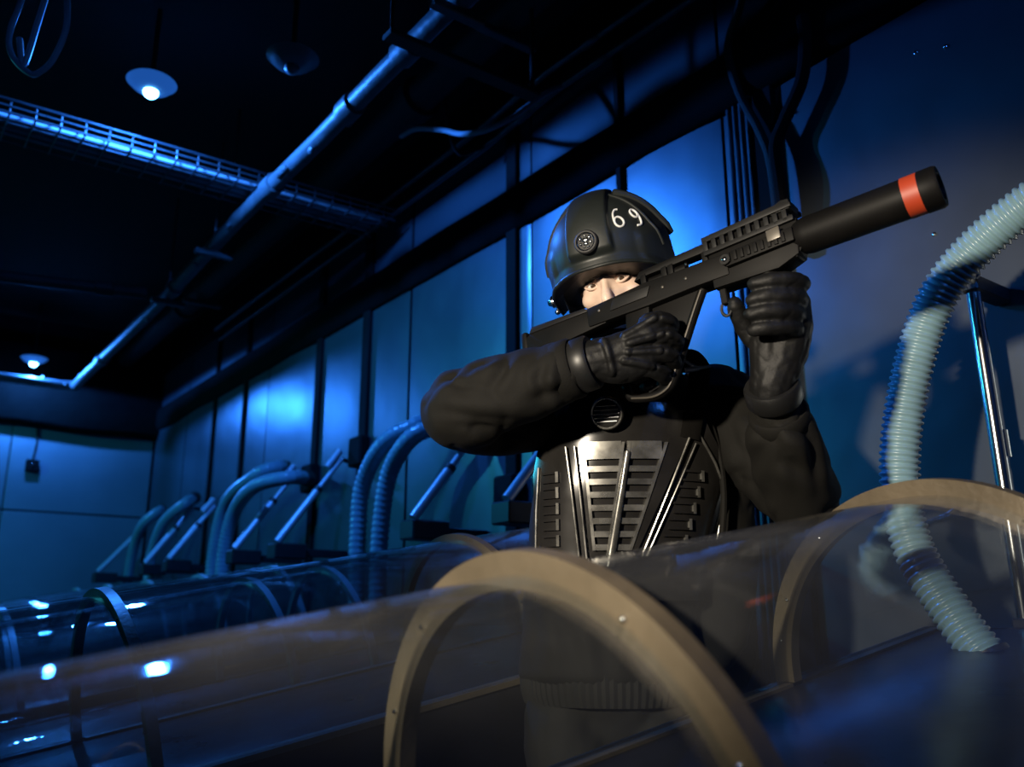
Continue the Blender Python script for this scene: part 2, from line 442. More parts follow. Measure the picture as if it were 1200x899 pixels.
# ------------------------------------------------------------------ corrugated hoses
def hose(pts, r, pitch, label, fine=True, seg=20, flange_at=(0,)):
    P = spline(pts, 16)
    L = [0]
    for a, b in zip(P, P[1:]): L.append(L[-1] + (b - a).length)
    tot = L[-1]; per = 4 if fine else 3; n = int(tot / pitch) * per
    Q, rad = [], []; j = 0
    for i in range(n + 1):
        s = tot * i / n
        while j < len(L) - 2 and L[j + 1] < s: j += 1
        Q.append(P[j].lerp(P[j + 1], (s - L[j]) / max(1e-9, L[j + 1] - L[j])))
        rad.append(r * (1.0, 1.0, .86, .86)[i % 4] if fine else r * (1.0, .97, .88)[i % 3])
    base = Vector(pts[-1])
    root = empty('corrugated_hose', base)
    bm = bmesh.new(); sweep(bm, [q - base for q in Q], rad, seg, side=(0, 1, 0)); mk('hose_body', bm, 'hose_pvc', root, 80)
    for end in (0, -1):
        d = (P[1] - P[0]).normalized() if end == 0 else (P[-1] - P[-2]).normalized()
        c = P[end] - base
        bm = bmesh.new(); sweep(bm, [c - d * .03, c + d * .03], r * 1.12, seg, rnd=0); mk('end_collar', bm, 'fitting_black', root)
    tag(root, label, 'hose', 'corrugated hoses rising from the capsule heads')
    return root
hose([(-.45, 1.80, 1.70), (-.58, 1.80, 1.762), (-.717, 1.80, 1.742), (-.888, 1.80, 1.636), (-.984, 1.80, 1.47), (-1.04, 1.80, 1.26), (-1.03, 1.80, 1.09), (-.955, 1.80, .945), (-.89, 1.80, .85)],
     .042, .0145, 'thick pale corrugated hose arching down into the nearest capsule', seg=28)
bm = bmesh.new(); sweep(bm, [(0, 0, 0), (0, -.03, .75)], .0155, 14); sweep(bm, [(0, 0, .36), (0, -.003, .42)], .019, 14)
rod = empty('chrome_rod', (-.935, 2.04, .93))
mk('tube', bm, 'chrome', rod)
bm = bmesh.new(); box(bm, (-.02, -.05, .74), (.02, .11, .78), .005); mk('top_bracket', bm, 'galvanised', rod)
for dx in (-.012, .012):
    bm = bmesh.new(); ball(bm, (dx + .01, -.055, .772), .011, 12, 8); mk('bolt', bm, 'chrome', rod)
bm = bmesh.new(); box(bm, (-.02, -.02, -.02), (.02, .11, .015), .004); mk('foot_bracket', bm, 'fitting_black', rod)
tag(rod, 'upright chrome rod beside the thick pale hose', 'rod')
far_hoses = [
    ([(-3.50, 2.06, 1.80), (-3.42, 1.99, 1.775), (-3.55, 1.9, 1.704), (-3.743, 1.9, 1.532), (-3.77, 1.9, 1.26), (-3.75, 1.9, .95)], 'left hose of the pair nearest the person, arching over the fourth capsule'),
    ([(-3.34, 2.06, 1.77), (-3.24, 1.99, 1.745), (-3.32, 1.9, 1.687), (-3.499, 1.9, 1.542), (-3.56, 1.9, 1.248), (-3.55, 1.9, .95)], 'right hose of the pair nearest the person, closest to the elbow'),
    ([(-5.10, 2.06, 1.81), (-5.04, 1.99, 1.80), (-5.118, 1.9, 1.753), (-5.60, 1.9, 1.635), (-5.76, 1.9, 1.327), (-5.75, 1.9, 1.0)], 'outer hose of the middle pair between the slanted struts'),
    ([(-4.72, 2.04, 1.70), (-4.64, 1.90, 1.68), (-4.85, 1.80, 1.648), (-5.15, 1.80, 1.535), (-5.28, 1.80, 1.298), (-5.27, 1.80, 0.96)], 'inner hose of the middle pair between the slanted struts'),
    ([(-6.80, 2.06, 1.80), (-6.72, 1.97, 1.74), (-6.95, 1.9, 1.62), (-7.18, 1.9, 1.40), (-7.2, 1.9, 1.2), (-7.18, 1.9, 1.0)], 'inner hose of the farthest pair'),
    ([(-7.65, 2.06, 1.79), (-7.45, 1.99, 1.75), (-7.5, 1.9, 1.66), (-7.72, 1.9, 1.50), (-7.82, 1.9, 1.25), (-7.80, 1.9, 1.0)], 'farthest corrugated hose, next to the end wall'),
]
for pts, lab in far_hoses: hose(pts, .041, .028, lab, fine=False, seg=14)

# ------------------------------------------------------------------ slanted gas struts on black boxes fixed to the wall
def strut(x, yb, zb, yt, zt, label):
    root = empty('gas_strut', (x, WY, zb))
    a, b = Vector((0, yb - WY, 0)), Vector((0, yt - WY, zt - zb))
    d = (b - a).normalized()
    bm = bmesh.new(); sweep(bm, [a, a.lerp(b, .62)], .020, 12); mk('cylinder', bm, 'strut_grey', root)
    bm = bmesh.new(); sweep(bm, [a.lerp(b, .58), b], .014, 12); mk('piston_rod', bm, 'strut_grey', root)
    bm = bmesh.new(); c = a.lerp(b, .62); sweep(bm, [c - d * .012, c + d * .012], .024, 12); mk('collar', bm, 'fitting_black', root)
    bm = bmesh.new(); up = Vector((0, -d.z, d.y)); c = b + up * .035
    sweep(bm, [c - d * .09, c + d * .03], .020, 12); mk('end_joint', bm, 'strut_grey', root)
    bm = bmesh.new(); sweep(bm, [b, (0, 0.005, zt - zb - .01)], .012, 10); mk('wall_pin', bm, 'fitting_black', root)
    bm = bmesh.new(); box(bm, (-.055, yb - WY - .03, -.085), (.055, yb - WY + .14, -.008), .006); mk('base_box', bm, 'fitting_black', root)
    bm = bmesh.new(); box(bm, (-.02, yb - WY + .13, -.07), (.02, 0.0, -.03), .003); mk('bracket_arm', bm, 'fitting_black', root)
    tag(root, label, 'strut', 'slanted gas struts on black boxes')
strut(-2.47, 1.80, 1.335, 2.06, 1.64, 'slanted strut half hidden behind the chest, nearest the person')
strut(-3.10, 1.80, 1.325, 2.07, 1.67, 'slanted blue-lit strut under the raised elbow')
strut(-4.38, 1.76, 1.312, 2.09, 1.765, 'right strut of the middle pair, by the hose pair')
strut(-4.99, 1.76, 1.313, 2.09, 1.765, 'left strut of the middle pair, in front of the arching hoses')
strut(-6.30, 1.78, 1.322, 2.06, 1.70, 'right strut of the farther pair')
strut(-6.88, 1.78, 1.320, 2.09, 1.74, 'left strut of the farther pair')
strut(-7.78, 1.66, 1.29, 2.06, 1.76, 'leftmost slanted strut, next to the end wall')

# ------------------------------------------------------------------ ceiling services
def pipe_thing(name, pts, r, material, label, cat, couplings=(), lumps=0, hangers=(), seg=16):
    base = Vector(pts[0]); root = empty(name, base)
    P = [Vector(p) - base for p in pts]
    bm = bmesh.new(); sweep(bm, P, r, seg); mk('pipe_run', bm, material, root)
    for i, t in couplings:
        c = P[i].lerp(P[i + 1], t); d = (P[i + 1] - P[i]).normalized()
        bm = bmesh.new(); sweep(bm, [c - d * .05, c - d * .045, c + d * .045, c + d * .05], [r * 1.05, r * 1.3, r * 1.3, r * 1.05], seg); mk('coupling', bm, material, root)
    for k in range(lumps):
        i = random.randrange(len(P) - 1); c = P[i].lerp(P[i + 1], random.random())
        a = random.random() * 6.28
        bm = bmesh.new(); ball(bm, c + Vector((0, math.cos(a) * r, math.sin(a) * r)), (random.uniform(.015, .04), random.uniform(.012, .02), random.uniform(.012, .02)), 8, 6); mk('mastic_lump', bm, material, root)
    for i, t in hangers:
        c = P[i].lerp(P[i + 1], t)
        bm = bmesh.new(); sweep(bm, [c + Vector((0, 0, r)), (c.x, c.y, CZ - base.z)], .007, 8); mk('hanger_rod', bm, 'galvanised', root)
        bm = bmesh.new(); box(bm, (c.x - .02, c.y - r - .06, c.z - r - .03), (c.x + .02, c.y + r + .06, c.z - r), .004); mk('hanger_bar', bm, 'pipe_paint', root)
    return tag(root, label, cat)
pipe_thing('ceiling_pipe', [(-7.95, .2, 2.79), (-7.95, .8, 2.79), (-7.95, 1.25, 2.79), (-7.90, 1.35, 2.79), (-5.25, 1.35, 2.82), (-4.13, 1.35, 2.872), (-3.18, 1.35, 2.875), (-2.63, 1.35, 2.893), (-1.2, 1.35, 2.91)],
           .038, 'pipe_paint', 'pale blue-lit pipe running along under the ceiling', 'pipe', [(3, .35), (4, .05), (5, .45), (6, .5), (7, .12), (7, .4)], 26, [(4, .68), (3, .98), (7, .35)])
pipe_thing('ceiling_pipe', [(-8.3, 1.80, 3.18), (-4, 1.80, 3.2), (-1.2, 1.78, 3.24)], .075, 'dark_pipe', 'thick dark pipe beside the blue-lit pipe', 'pipe', [(0, .4), (1, .3), (1, .7)], 0, [(0, .5), (1, .55)])
pipe_thing('ceiling_pipe', [(-5.6, -2.9, 2.83), (-5.6, .5, 2.83), (-5.4, 1.25, 2.83)], .035, 'dark_pipe', 'thin dark pipe crossing towards the blue-lit pipe', 'pipe', [(1, .7)])
for y, z, lab in ((2.06, 2.99, 'lower conduit along the top of the wall panels'), (2.02, 3.06, 'upper conduit along the top of the wall panels')):
    pipe_thing('conduit', [(-6.5, y, z - .02), (-4.0, y, z - .01), (-3.0, y, z), (-2.5, y, z + .03), (-1.6, y, z)], .014, 'galvanised', lab, 'conduit', [(2, .6), (3, .3)])
# bracket across the pipes
br = empty('pipe_bracket', (-2.29, 1.18, 2.80))
bm = bmesh.new(); box(bm, (-.03, 0, -.02), (.03, .62, 0), .003); mk('cross_bar', bm, 'dark_pipe', br)
for y in (.02, .6):
    bm = bmesh.new(); sweep(bm, [(0, y, 0), (0, y, CZ - 2.80)], .008, 8); mk('hanger_rod', bm, 'dark_pipe', br)
tag(br, 'dark cross bar hung under the pipes near the top of the picture', 'bracket')
# wire cable tray
tray = empty('cable_tray', (-3.95, -2.9, 2.93))
W_ = .13
for dx, dz, r in ((-W_, 0, .006), (W_, 0, .006), (-W_, .06, .006), (W_, .06, .006), (-.045, 0, .004), (.045, 0, .004), (-W_, .03, .004), (W_, .03, .004)):
    bm = bmesh.new(); sweep(bm, [(dx - .02, 0, dz), (dx, 4.3, dz), (dx + .02, 4.95, dz)], r, 8); mk('tray_wire', bm, 'galvanised', tray)
bm0 = bmesh.new()
sweep(bm0, [(-W_, 0, .06), (-W_, 0, -.003), (W_, 0, -.003), (W_, 0, .06)], .0045, 6)
rung = mk('rung', bm0, 'galvanised', tray); rung.location = (-.018, 2.9, 0)
for k in range(1, 22):
    c = dup(rung, tray); c.location = (-.018 + .0009 * k, 2.9 + .095 * k, 0)
for dx, rr in ((-.08, .016), (-.03, .012), (.02, .018), (.075, .013)):
    bm = bmesh.new(); sweep(bm, spline([(dx, 0, rr + .005), (dx + .01, 1.5, rr + .006), (dx - .01, 3.2, rr + .005), (dx, 4.9, rr + .008)], 8), rr, 8); mk('tray_cable', bm, 'cable_grey', tray)
for y in (3.0, 4.2):
    bm = bmesh.new(); sweep(bm, [(-W_ - .02, y, 0), (-W_ - .02, y, CZ - 2.93)], .007, 8); mk('hanger_rod', bm, 'dark_pipe', tray)
tag(tray, 'wire mesh cable tray crossing above the blue-lit pipe', 'cable tray')

# lamps
def ceiling_lamp(loc, lit, label, color=BLUE, power=0, bowl_r=.095):
    root = empty('ceiling_lamp', loc)
    bm = bmesh.new()
    lathe(bm, [(.02, -.042), (.05, -.038), (.075, -.025), (bowl_r, -.003), (bowl_r + .005, .0), (bowl_r, .005), (.073, -.017), (.05, -.029), (.02, -.033)], 32)
    bmesh.ops.recalc_face_normals(bm, faces=bm.faces); mk('bowl', bm, 'lamp_bowl_lit' if lit else 'lamp_bowl', root)
    bm = bmesh.new(); lathe(bm, [(.045, .0), (.05, .02), (.025, .05), (.010, .06), (.010, CZ - loc[2])], 20); mk('holder', bm, 'dark_pipe', root)
    bm = bmesh.new(); lathe(bm, [(bowl_r - .012, .004), (bowl_r - .012, .01), (.04, .012), (.04, .005)], 28); mk('reflector', bm, 'lamp_bowl', root)
    bm = bmesh.new(); ball(bm, (0, 0, -.045), (.030, .030, .026), 20, 12)
    mk('bulb', bm, 'bulb' if lit else 'lamp_bowl', root)
    tag(root, label, 'lamp', 'round ceiling lamps')
    if lit:
        d = bpy.data.lights.new('blue_lamp_light', 'SPOT'); d.spot_size = math.radians(178); d.spot_blend = .06; d.energy = power; d.color = color; d.shadow_soft_size = .035
        o = bpy.data.objects.new('blue_lamp_light', d); COL.objects.link(o); o.parent = root; o.location = (0, 0, -.09)
ceiling_lamp(LAMPS[0][0], True, 'glowing blue ceiling lamp above the cable tray', *LAMPS[0][1:])
ceiling_lamp(LAMPS[1][0], True, 'smaller glowing blue ceiling lamp near the end wall', *LAMPS[1][1:])
ceiling_lamp(LAMPS[2][0], True, 'ceiling lamp above the camera', *LAMPS[2][1:])
ceiling_lamp(LAMPS[3][0], True, 'added unseen teal fill lamp over the aisle left of the camera', *LAMPS[3][1:])
ceiling_lamp((-2.92, 1.11, 3.02), False, 'unlit grey ceiling lamp beside the blue-lit pipe')

# cables
def cable(pts, r, material, label, n=10):
    base = Vector(pts[0]); bm = bmesh.new(); sweep(bm, [p - base for p in spline(pts, n)], r, 10, rnd=.6)
    o = mk('cable', bm, material); o.location = base
    return tag(o, label, 'cable')
cable([(-2.60, .26, 3.45), (-2.649, .19, 2.75), (-2.682, .169, 2.597), (-2.694, .184, 2.525), (-2.674, .234, 2.474), (-2.65, .262, 2.484), (-2.621, .284, 2.522), (-2.595, .30, 2.62), (-2.59, .28, 2.75), (-2.596, .253, 2.80), (-2.64, .235, 2.66), (-2.679, .216, 2.501), (-2.674, .194, 2.575)],
      .0085, 'cable_grey', 'looped grey cable hanging at the top left corner')
cable([(-3.306, 1.8, 3.10), (-3.20, 1.8, 3.082), (-3.112, 1.8, 3.048), (-2.931, 1.8, 2.955), (-2.797, 1.8, 2.875), (-2.641, 1.8, 2.815), (-2.52, 1.85, 2.83), (-2.47, 1.97, 2.95), (-2.45, 2.06, 3.02)], .011, 'cable_grey', 'short wavy pale cable below the ceiling, left of the helmet')
cable([(-3.02, 1.85, 3.40), (-3.03, 1.87, 3.1), (-3.05, 1.95, 2.95), (-3.0, 2.04, 2.98)], .008, 'dark_pipe', 'thin dark cable dropping to the conduits')
cable([(-1.54, 2.06, 3.05), (-1.549, 2.05, 2.855), (-1.65, 2.1, 2.76), (-1.62, 2.1, 2.58), (-1.55, 2.1, 2.40), (-1.52, 2.1, 2.27), (-1.51, 2.10, 2.0)], .014, 'dark_pipe', 'left dark cable of the pair joining at the black post')
cable([(-1.36, 2.09, 2.70), (-1.365, 2.1, 2.62), (-1.39, 2.1, 2.50), (-1.46, 2.1, 2.40), (-1.50, 2.1, 2.33), (-1.49, 2.09, 2.2), (-1.49, 2.11, 2.0)], .020, 'black_paint', 'right black cable of the pair joining at the black post')
sb = empty('sensor_box', (BX, 1.18, 2.17))
bm = bmesh.new(); box(bm, (0, -.05, -.05), (.05, .05, .05), .008); mk('housing', bm, 'black_paint', sb)
bm = bmesh.new(); sweep(bm, [(.012, 0, .05), (.012, .015, .2), (.012, 0, .34)], .008, 8); mk('lead', bm, 'dark_pipe', sb)
bm = bmesh.new(); ball(bm, (.05, 0, 0), (.01, .02, .02), 10, 8); mk('lens', bm, 'tub_black', sb)
tag(sb, 'small black box with a lead on the end wall', 'box')

# ------------------------------------------------------------------ person (local frame: x to the right of the picture, y away from the camera, z up)
ANG = math.radians(53.592)
person = empty('person', (-1.3909, 1.3488, 0), (0, 0, ANG))
tag(person, 'person in dark jacket, black helmet and chest armour aiming a rifle', 'person')
def dsp(bm, fn):
    bm.normal_update()
    nn = [(v, v.normal.copy()) for v in bm.verts]
    for v, n in nn: v.co += n * fn(v.co, n)
SH_R, EL_R, WR_R = Vector((-.150, .010, 1.405)), Vector((-.375, -.165, 1.352)), Vector((-.118, -.290, 1.412))
SH_L, EL_L, WR_L = Vector((.207, .020, 1.405)), Vector((.312, -.139, 1.175)), Vector((.222, -.318, 1.345))
HEAD_O = Vector((-.036, -.066, 1.679))
HEAD_M = Matrix.Translation(HEAD_O) @ (Matrix.Rotation(math.radians(-21), 4, 'Z') @ Matrix.Rotation(math.radians(28), 4, 'X') @ Matrix.Rotation(math.radians(-8), 4, 'Y')) @ Matrix.Scale(1.04, 4)

# body: one continuous mesh of head, neck, trunk, arms and legs
bm = bmesh.new()
rot = HEAD_M.to_3x3()
def hb(c, r): ball(bm, HEAD_M @ Vector(c), r, 20, 14, rot)
hb((0, .012, .035), (.074, .094, .085)); hb((0, -.02, -.02), (.068, .072, .085)); hb((0, -.045, -.075), (.046, .042, .045))
hb((0, -.062, -.105), (.024, .020, .018))                               # chin
hb((0, -.066, .022), (.052, .022, .022))                                # brow
for s in (-1, 1):
    hb((s * .042, -.058, -.035), (.024, .022, .022)); hb((s * .050, -.030, -.085), (.022, .034, .028))   # cheekbone, jaw
    hb((s * .076, .010, -.012), (.010, .020, .032)); hb((s * .011, -.098, -.046), (.009, .011, .008))     # ear, nostril wing
P = [HEAD_M @ Vector(p) for p in ((0, -.082, .010), (0, -.094, -.012), (0, -.108, -.036), (0, -.103, -.048))]
limb(bm, P, [.009, .010, .013, .011], 12, n=4)                            # nose
hb((0, -.083, -.072), (.024, .010, .006)); hb((0, -.081, -.083), (.020, .010, .007))                      # lips
limb(bm, [HEAD_M @ Vector((0, .02, -.06)), (-.005, -.01, 1.52), (.015, .02, 1.43)], [.055, .056, .075], 16)
def trunk(bm, secs, seg=28, p=2.3):
    rings = []
    for x, y, z, rx, ry in secs:
        ring = []
        for k in range(seg):
            t = 2 * PI * k / seg; c, s_ = math.cos(t), math.sin(t)
            ring.append(Vector((x + rx * math.copysign(abs(c) ** (2 / p), c), y + ry * math.copysign(abs(s_) ** (2 / p), s_), z)))
        rings.append(ring)
    loft(bm, rings)
trunk(bm, [(-.05, .05, .84, .12, .08), (-.05, .06, .95, .13, .09), (-.035, .055, 1.07, .15, .10), (-.015, .035, 1.2, .16, .105), (.01, .01, 1.35, .16, .09), (.013, -.005, 1.42, .12, .07)])
for a, b, c in ((SH_R, EL_R, WR_R), (SH_L, EL_L, WR_L)):
    limb(bm, [a, a.lerp(b, .5), b], [.055, .048, .042], 14); limb(bm, [b, b.lerp(c, .4), c, c + (c - b).normalized() * .03], [.043, .042, .030, .028], 14)
for s in (-1, 1):
    limb(bm, [(-.05 + s * .08, .04, .88), (-.05 + s * .10, .0, .50), (-.05 + s * .11, .02, .10), (-.05 + s * .11, .0, .06)], [.060, .055, .042, .04], 14)
    limb(bm, [(-.05 + s * .11, .03, .05), (-.05 + s * .125, -.12, .04)], [.04, .032], 12)
bm = fuse(bm, .0045, 5)
HI = HEAD_M.inverted()
def socket(p, n):
    q = HI @ p; d = 0
    for s in (-1, 1):
        e = Vector((q.x - s * .031, (q.y + .078) * .6, q.z + .006)); d -= .011 * math.exp(-((e.x / .017) ** 2 + (e.z / .011) ** 2 + (e.y / .03) ** 2))
    return d
dsp(bm, socket)
body = mk('body', bm, 'skin', person, 80)
body['label'] = 'bare face with eyes visible between helmet and rifle'
for s in (-1, 1):
    c = HEAD_M @ Vector((s * .031, -.0675, -.005))
    bm = bmesh.new(); ball(bm, c, .0125, 20, 14); mk('eye', bm, 'eye_white', body)
    look = (HEAD_M.to_3x3() @ Vector((.25, -1, -.05))).normalized()
    bm = bmesh.new(); q = look.to_track_quat('Z', 'Y').to_matrix().to_4x4(); q.translation = c + look * .0112
    lathe(bm, [(.0001, .0022), (.003, .002), (.0055, .0008), (.0058, -.001), (.0001, -.001)], 16, q); mk('iris', bm, 'iris', body)
    for sg, z0, hh in ((1, .0, .0072), (-1, .0, -.0058)):
        bm = bmesh.new()
        pts = [HEAD_M @ Vector((s * .031 + .0165 * t, -.0795 + .006 * t * t + .0015, -.005 + hh * (1 - t * t))) for t in [k / 6 - 1 for k in range(13)]]
        sweep(bm, pts, [.0022 + .0012 * (1 - (k / 6 - 1) ** 2) for k in range(13)], 8, rnd=.5); mk('eyelid', bm, 'skin', body)
    bm = bmesh.new()
    pts = [HEAD_M @ Vector((s * (.012 + .040 * k / 8), -.090 + .014 * (k / 8) ** 2, .013 + .005 * math.sin(k / 8 * 2.4))) for k in range(9)]
    sweep(bm, pts, [.003 + .002 * math.sin(PI * k / 8) for k in range(9)], 8); mk('eyebrow', bm, 'hair', body)

# jacket
bm = bmesh.new()
TS = [(-.05, .060, .80, .170, .125), (-.05, .060, .83, .195, .145), (-.05, .060, .95, .190, .142), (-.015, .055, 1.07, .212, .137), (.0, .035, 1.2, .215, .140), (.01, .010, 1.35, .195, .125), (.02, .0, 1.41, .165, .10), (.015, -.005, 1.46, .10, .082), (.0, -.012, 1.51, .078, .078)]
trunk(bm, TS)
limb(bm, [SH_R + Vector((.05, 0, 0)), SH_R, SH_R.lerp(EL_R, .5) + Vector((0, .01, -.012)), EL_R + Vector((.015, .01, 0)), EL_R + Vector((.05, -.035, .005))], [.085, .090, .088, .082, .080], 20)
limb(bm, [EL_R + Vector((.01, .005, .0)), EL_R.lerp(WR_R, .3) + Vector((0, 0, -.002)), EL_R.lerp(WR_R, .7), WR_R - (WR_R - EL_R).normalized() * .035], [.084, .080, .066, .058], 20)
limb(bm, [(.150, .04, 1.36), (.185, .045, 1.2), (.190, .05, 1.05), (.17, .055, .90)], [.075, .078, .078, .07], 20)
limb(bm, [SH_L + Vector((-.05, 0, 0)), SH_L, SH_L.lerp(EL_L, .5), EL_L + Vector((0, .01, .01)), EL_L.lerp(WR_L, .15)], [.085, .088, .086, .080, .075], 20)
limb(bm, [EL_L, EL_L.lerp(WR_L, .35), EL_L.lerp(WR_L, .7), WR_L - (WR_L - EL_L).normalized() * .055], [.080, .076, .066, .055], 20)
bm = fuse(bm, .0055, 6)
CREASES = [
    [(-.263, -.291, 1.442), (-.279, -.280, 1.398), (-.305, -.269, 1.357)], [(-.409, -.263, 1.332), (-.325, -.258, 1.315), (-.220, -.256, 1.307)],
    [(-.393, -.215, 1.306), (-.310, -.212, 1.296), (-.240, -.213, 1.298)], [(-.159, -.328, 1.424), (-.168, -.317, 1.382), (-.162, -.305, 1.336)],
    [(-.358, -.259, 1.397), (-.332, -.265, 1.421), (-.276, -.268, 1.432)], [(-.228, -.286, 1.340), (-.180, -.289, 1.353), (-.132, -.290, 1.356)],
    [(-.427, -.224, 1.381), (-.393, -.230, 1.405), (-.347, -.235, 1.424)], [(-.196, -.313, 1.407), (-.209, -.305, 1.376), (-.196, -.295, 1.338)],
    [(.211, -.342, 1.319), (.249, -.332, 1.282), (.295, -.328, 1.267)], [(.214, -.293, 1.290), (.238, -.277, 1.229), (.293, -.269, 1.198)],
    [(.262, -.301, 1.320), (.293, -.281, 1.244), (.317, -.261, 1.167)], [(.186, -.165, 1.352), (.203, -.143, 1.269), (.199, -.117, 1.169)],
    [(.223, -.176, 1.314), (.215, -.159, 1.249), (.232, -.137, 1.167)]]
def seg_t(p, a, b):
    d = b - a; t = (p - a).dot(d) / d.dot(d); return t, (p - (a + d * max(0, min(1, t)))).length
def folds(p, n):
    d = .004 * noise.noise(p * 11)
    w = noise.noise(Vector((p.x * 5, p.y * 5, p.z * 5 + 7)))
    # sleeve creases run across the arm and gather at the elbow and cuff
    for a, b, k0 in ((SH_R, EL_R, 0), (EL_R, WR_R, 3), (SH_L, EL_L, 5), (EL_L, WR_L, 9)):
        t, r = seg_t(p, a, b)
        if -.15 < t < 1.1 and r < .12:
            ph = t * 5 + 4.5 * noise.noise(p * 4.5 + Vector((k0, 0, 0))) + 1.6 * noise.noise(p * 11 + Vector((0, k0, 0))) + k0
            g = 1 - abs(math.sin(ph)); near = .35 + .65 * (math.exp(-((t - .05) / .22) ** 2) + math.exp(-((t - .95) / .2) ** 2))
            d -= .012 * g * g * g * near * (.5 + .5 * noise.noise(p * 5 + Vector((0, k0, 3))) + .35)
    if n.y < .35:
        for pts in CREASES:
            best, tb = 9.0, 0.0
            for q, (a, b) in enumerate(zip(pts, pts[1:])):
                ux, uz = b[0] - a[0], b[2] - a[2]; ll = ux * ux + uz * uz
                tt = max(0, min(1, ((p.x - a[0]) * ux + (p.z - a[2]) * uz) / ll))
                e = math.hypot(p.x - a[0] - ux * tt, p.z - a[2] - uz * tt)
                if e < best: best, tb = e, (q + tt) / (len(pts) - 1)
            if best < .05:
                w_ = math.sin(PI * (.06 + .88 * tb))
                d += w_ * (-.0075 * math.exp(-(best / .009) ** 2) + .0045 * math.exp(-((best - .022) / .012) ** 2))
    if p.z < 1.0:
        d += .005 * math.sin(math.atan2(p.y - .06, p.x + .05) * 14 + 5 * w) * max(0, 1 - abs(p.z - .90) / .1)
    return d
dsp(bm, folds)
for _ in range(3): bmesh.ops.smooth_vert(bm, verts=bm.verts, factor=.5, use_axis_x=True, use_axis_y=True, use_axis_z=True)
jacket = mk('jacket', bm, 'jacket', person, 80); jacket['label'] = 'dark olive black jacket with creased sleeves'
# ribbed hem band, collar and cuffs
bm = bmesh.new(); n = 150; rings = []
for z, f in ((.775, .96), (.80, 1.0), (.835, 1.01), (.85, .985)):
    rings.append([Vector((-.05 + .19 * f * (1 + .012 * math.sin(k * PI)) * math.cos(2 * PI * k / n) * (1.012 if k % 2 else .995), .06 + .140 * f * math.sin(2 * PI * k / n) * (1.012 if k % 2 else .995), z)) for k in range(n)])
loft(bm, rings); mk('hem_band', bm, 'trouser', jacket, 20)
def ring_band(name, c, d, r, w, material, parent, prof=((-1, .97), (-.7, 1.04), (.7, 1.04), (1, .97))):
    d = d.normalized(); bm = bmesh.new(); sweep(bm, [c + d * w * t for t, _ in prof], [r * q for _, q in prof], 24, caps=True); return mk(name, bm, material, parent, 40)
dR = (WR_R - EL_R).normalized(); dL = (WR_L - EL_L).normalized()
ring_band('cuff', WR_R - dR * .040, dR, .057, .020, 'jacket', jacket)
ring_band('cuff', WR_L - dL * .056, dL, .054, .018, 'jacket', jacket)
bm = bmesh.new(); trunk(bm, [(.012, -.008, 1.445, .105, .092), (.004, -.012, 1.48, .090, .088), (-.002, -.018, 1.52, .083, .085), (-.006, -.022, 1.545, .076, .078)]); mk('collar', bm, 'black_fabric', jacket, 50)
bm = bmesh.new(); sweep(bm, spline([(.170, -.062, 1.10), (.178, -.070, 1.20), (.165, -.085, 1.30), (.13, -.09, 1.40)], 8), .007, 8); mk('seam', bm, 'jacket', jacket)

# trousers and boots
bm = bmesh.new()
trunk(bm, [(-.05, .055, .70, .12, .09), (-.05, .058, .78, .165, .12), (-.05, .06, .86, .17, .122)])
for s in (-1, 1):
    limb(bm, [(-.05 + s * .085, .05, .80), (-.05 + s * .10, .0, .50), (-.05 + s * .11, .02, .20), (-.05 + s * .11, .02, .15)], [.095, .082, .072, .072], 18)
bm = fuse(bm, .008, 5); dsp(bm, lambda p, n: .010 * noise.noise(p * 9) + .004 * noise.noise(p * 22)); mk('trousers', bm, 'trouser', person, 80)
for s in (-1, 1):
    bm = bmesh.new(); x = -.05 + s * .11
    limb(bm, [(x, .02, .22), (x, .025, .07)], [.056, .052], 16); limb(bm, [(x, .045, .05), (x + s * .01, -.06, .05), (x + s * .02, -.15, .038)], [.048, .046, .038], 16)
    bm = fuse(bm, .008, 4)
    for v in bm.verts: v.co.z = max(v.co.z, .012)
    bt = mk('boot', bm, 'glove', person, 60)
    bm = bmesh.new(); q = Matrix.Translation((x + s * .008, -.05, 0)); box(bm, (-.05, -.135, .0), (.05, .14, .018), .006, 2, q); mk('sole', bm, 'black_paint', bt)

# gloves
def glove(name, palm, fingers, thumb, cuff, label, ridges=()):
    bm = bmesh.new()
    for pts, rr in palm: limb(bm, pts, rr, 16, n=4)
    for pts, rr in fingers + [thumb]: limb(bm, pts, rr, 12, n=4)
    bm = fuse(bm, .0028, 3)
    dsp(bm, lambda p, n: .0012 * noise.noise(p * 60) - .0016 * (1 - abs(noise.noise(p * 26))) ** 4)
    def pads(p, n):
        if n.y > .2: return 0
        best = 9
        for a, b in ridges:
            ux, uz = b.x - a.x, b.z - a.z; tt = max(0, min(1, ((p.x - a.x) * ux + (p.z - a.z) * uz) / (ux * ux + uz * uz)))
            best = min(best, math.hypot(p.x - a.x - ux * tt, p.z - a.z - uz * tt))
        return .0062 * math.exp(-(best / .0062) ** 4)
    if ridges: dsp(bm, pads)
    g = mk(name, bm, 'glove', person, 80); g['label'] = label
    for c, d, r, w in cuff: ring_band('glove_cuff', c, d, r, w, 'glove_pad', g)
    return g
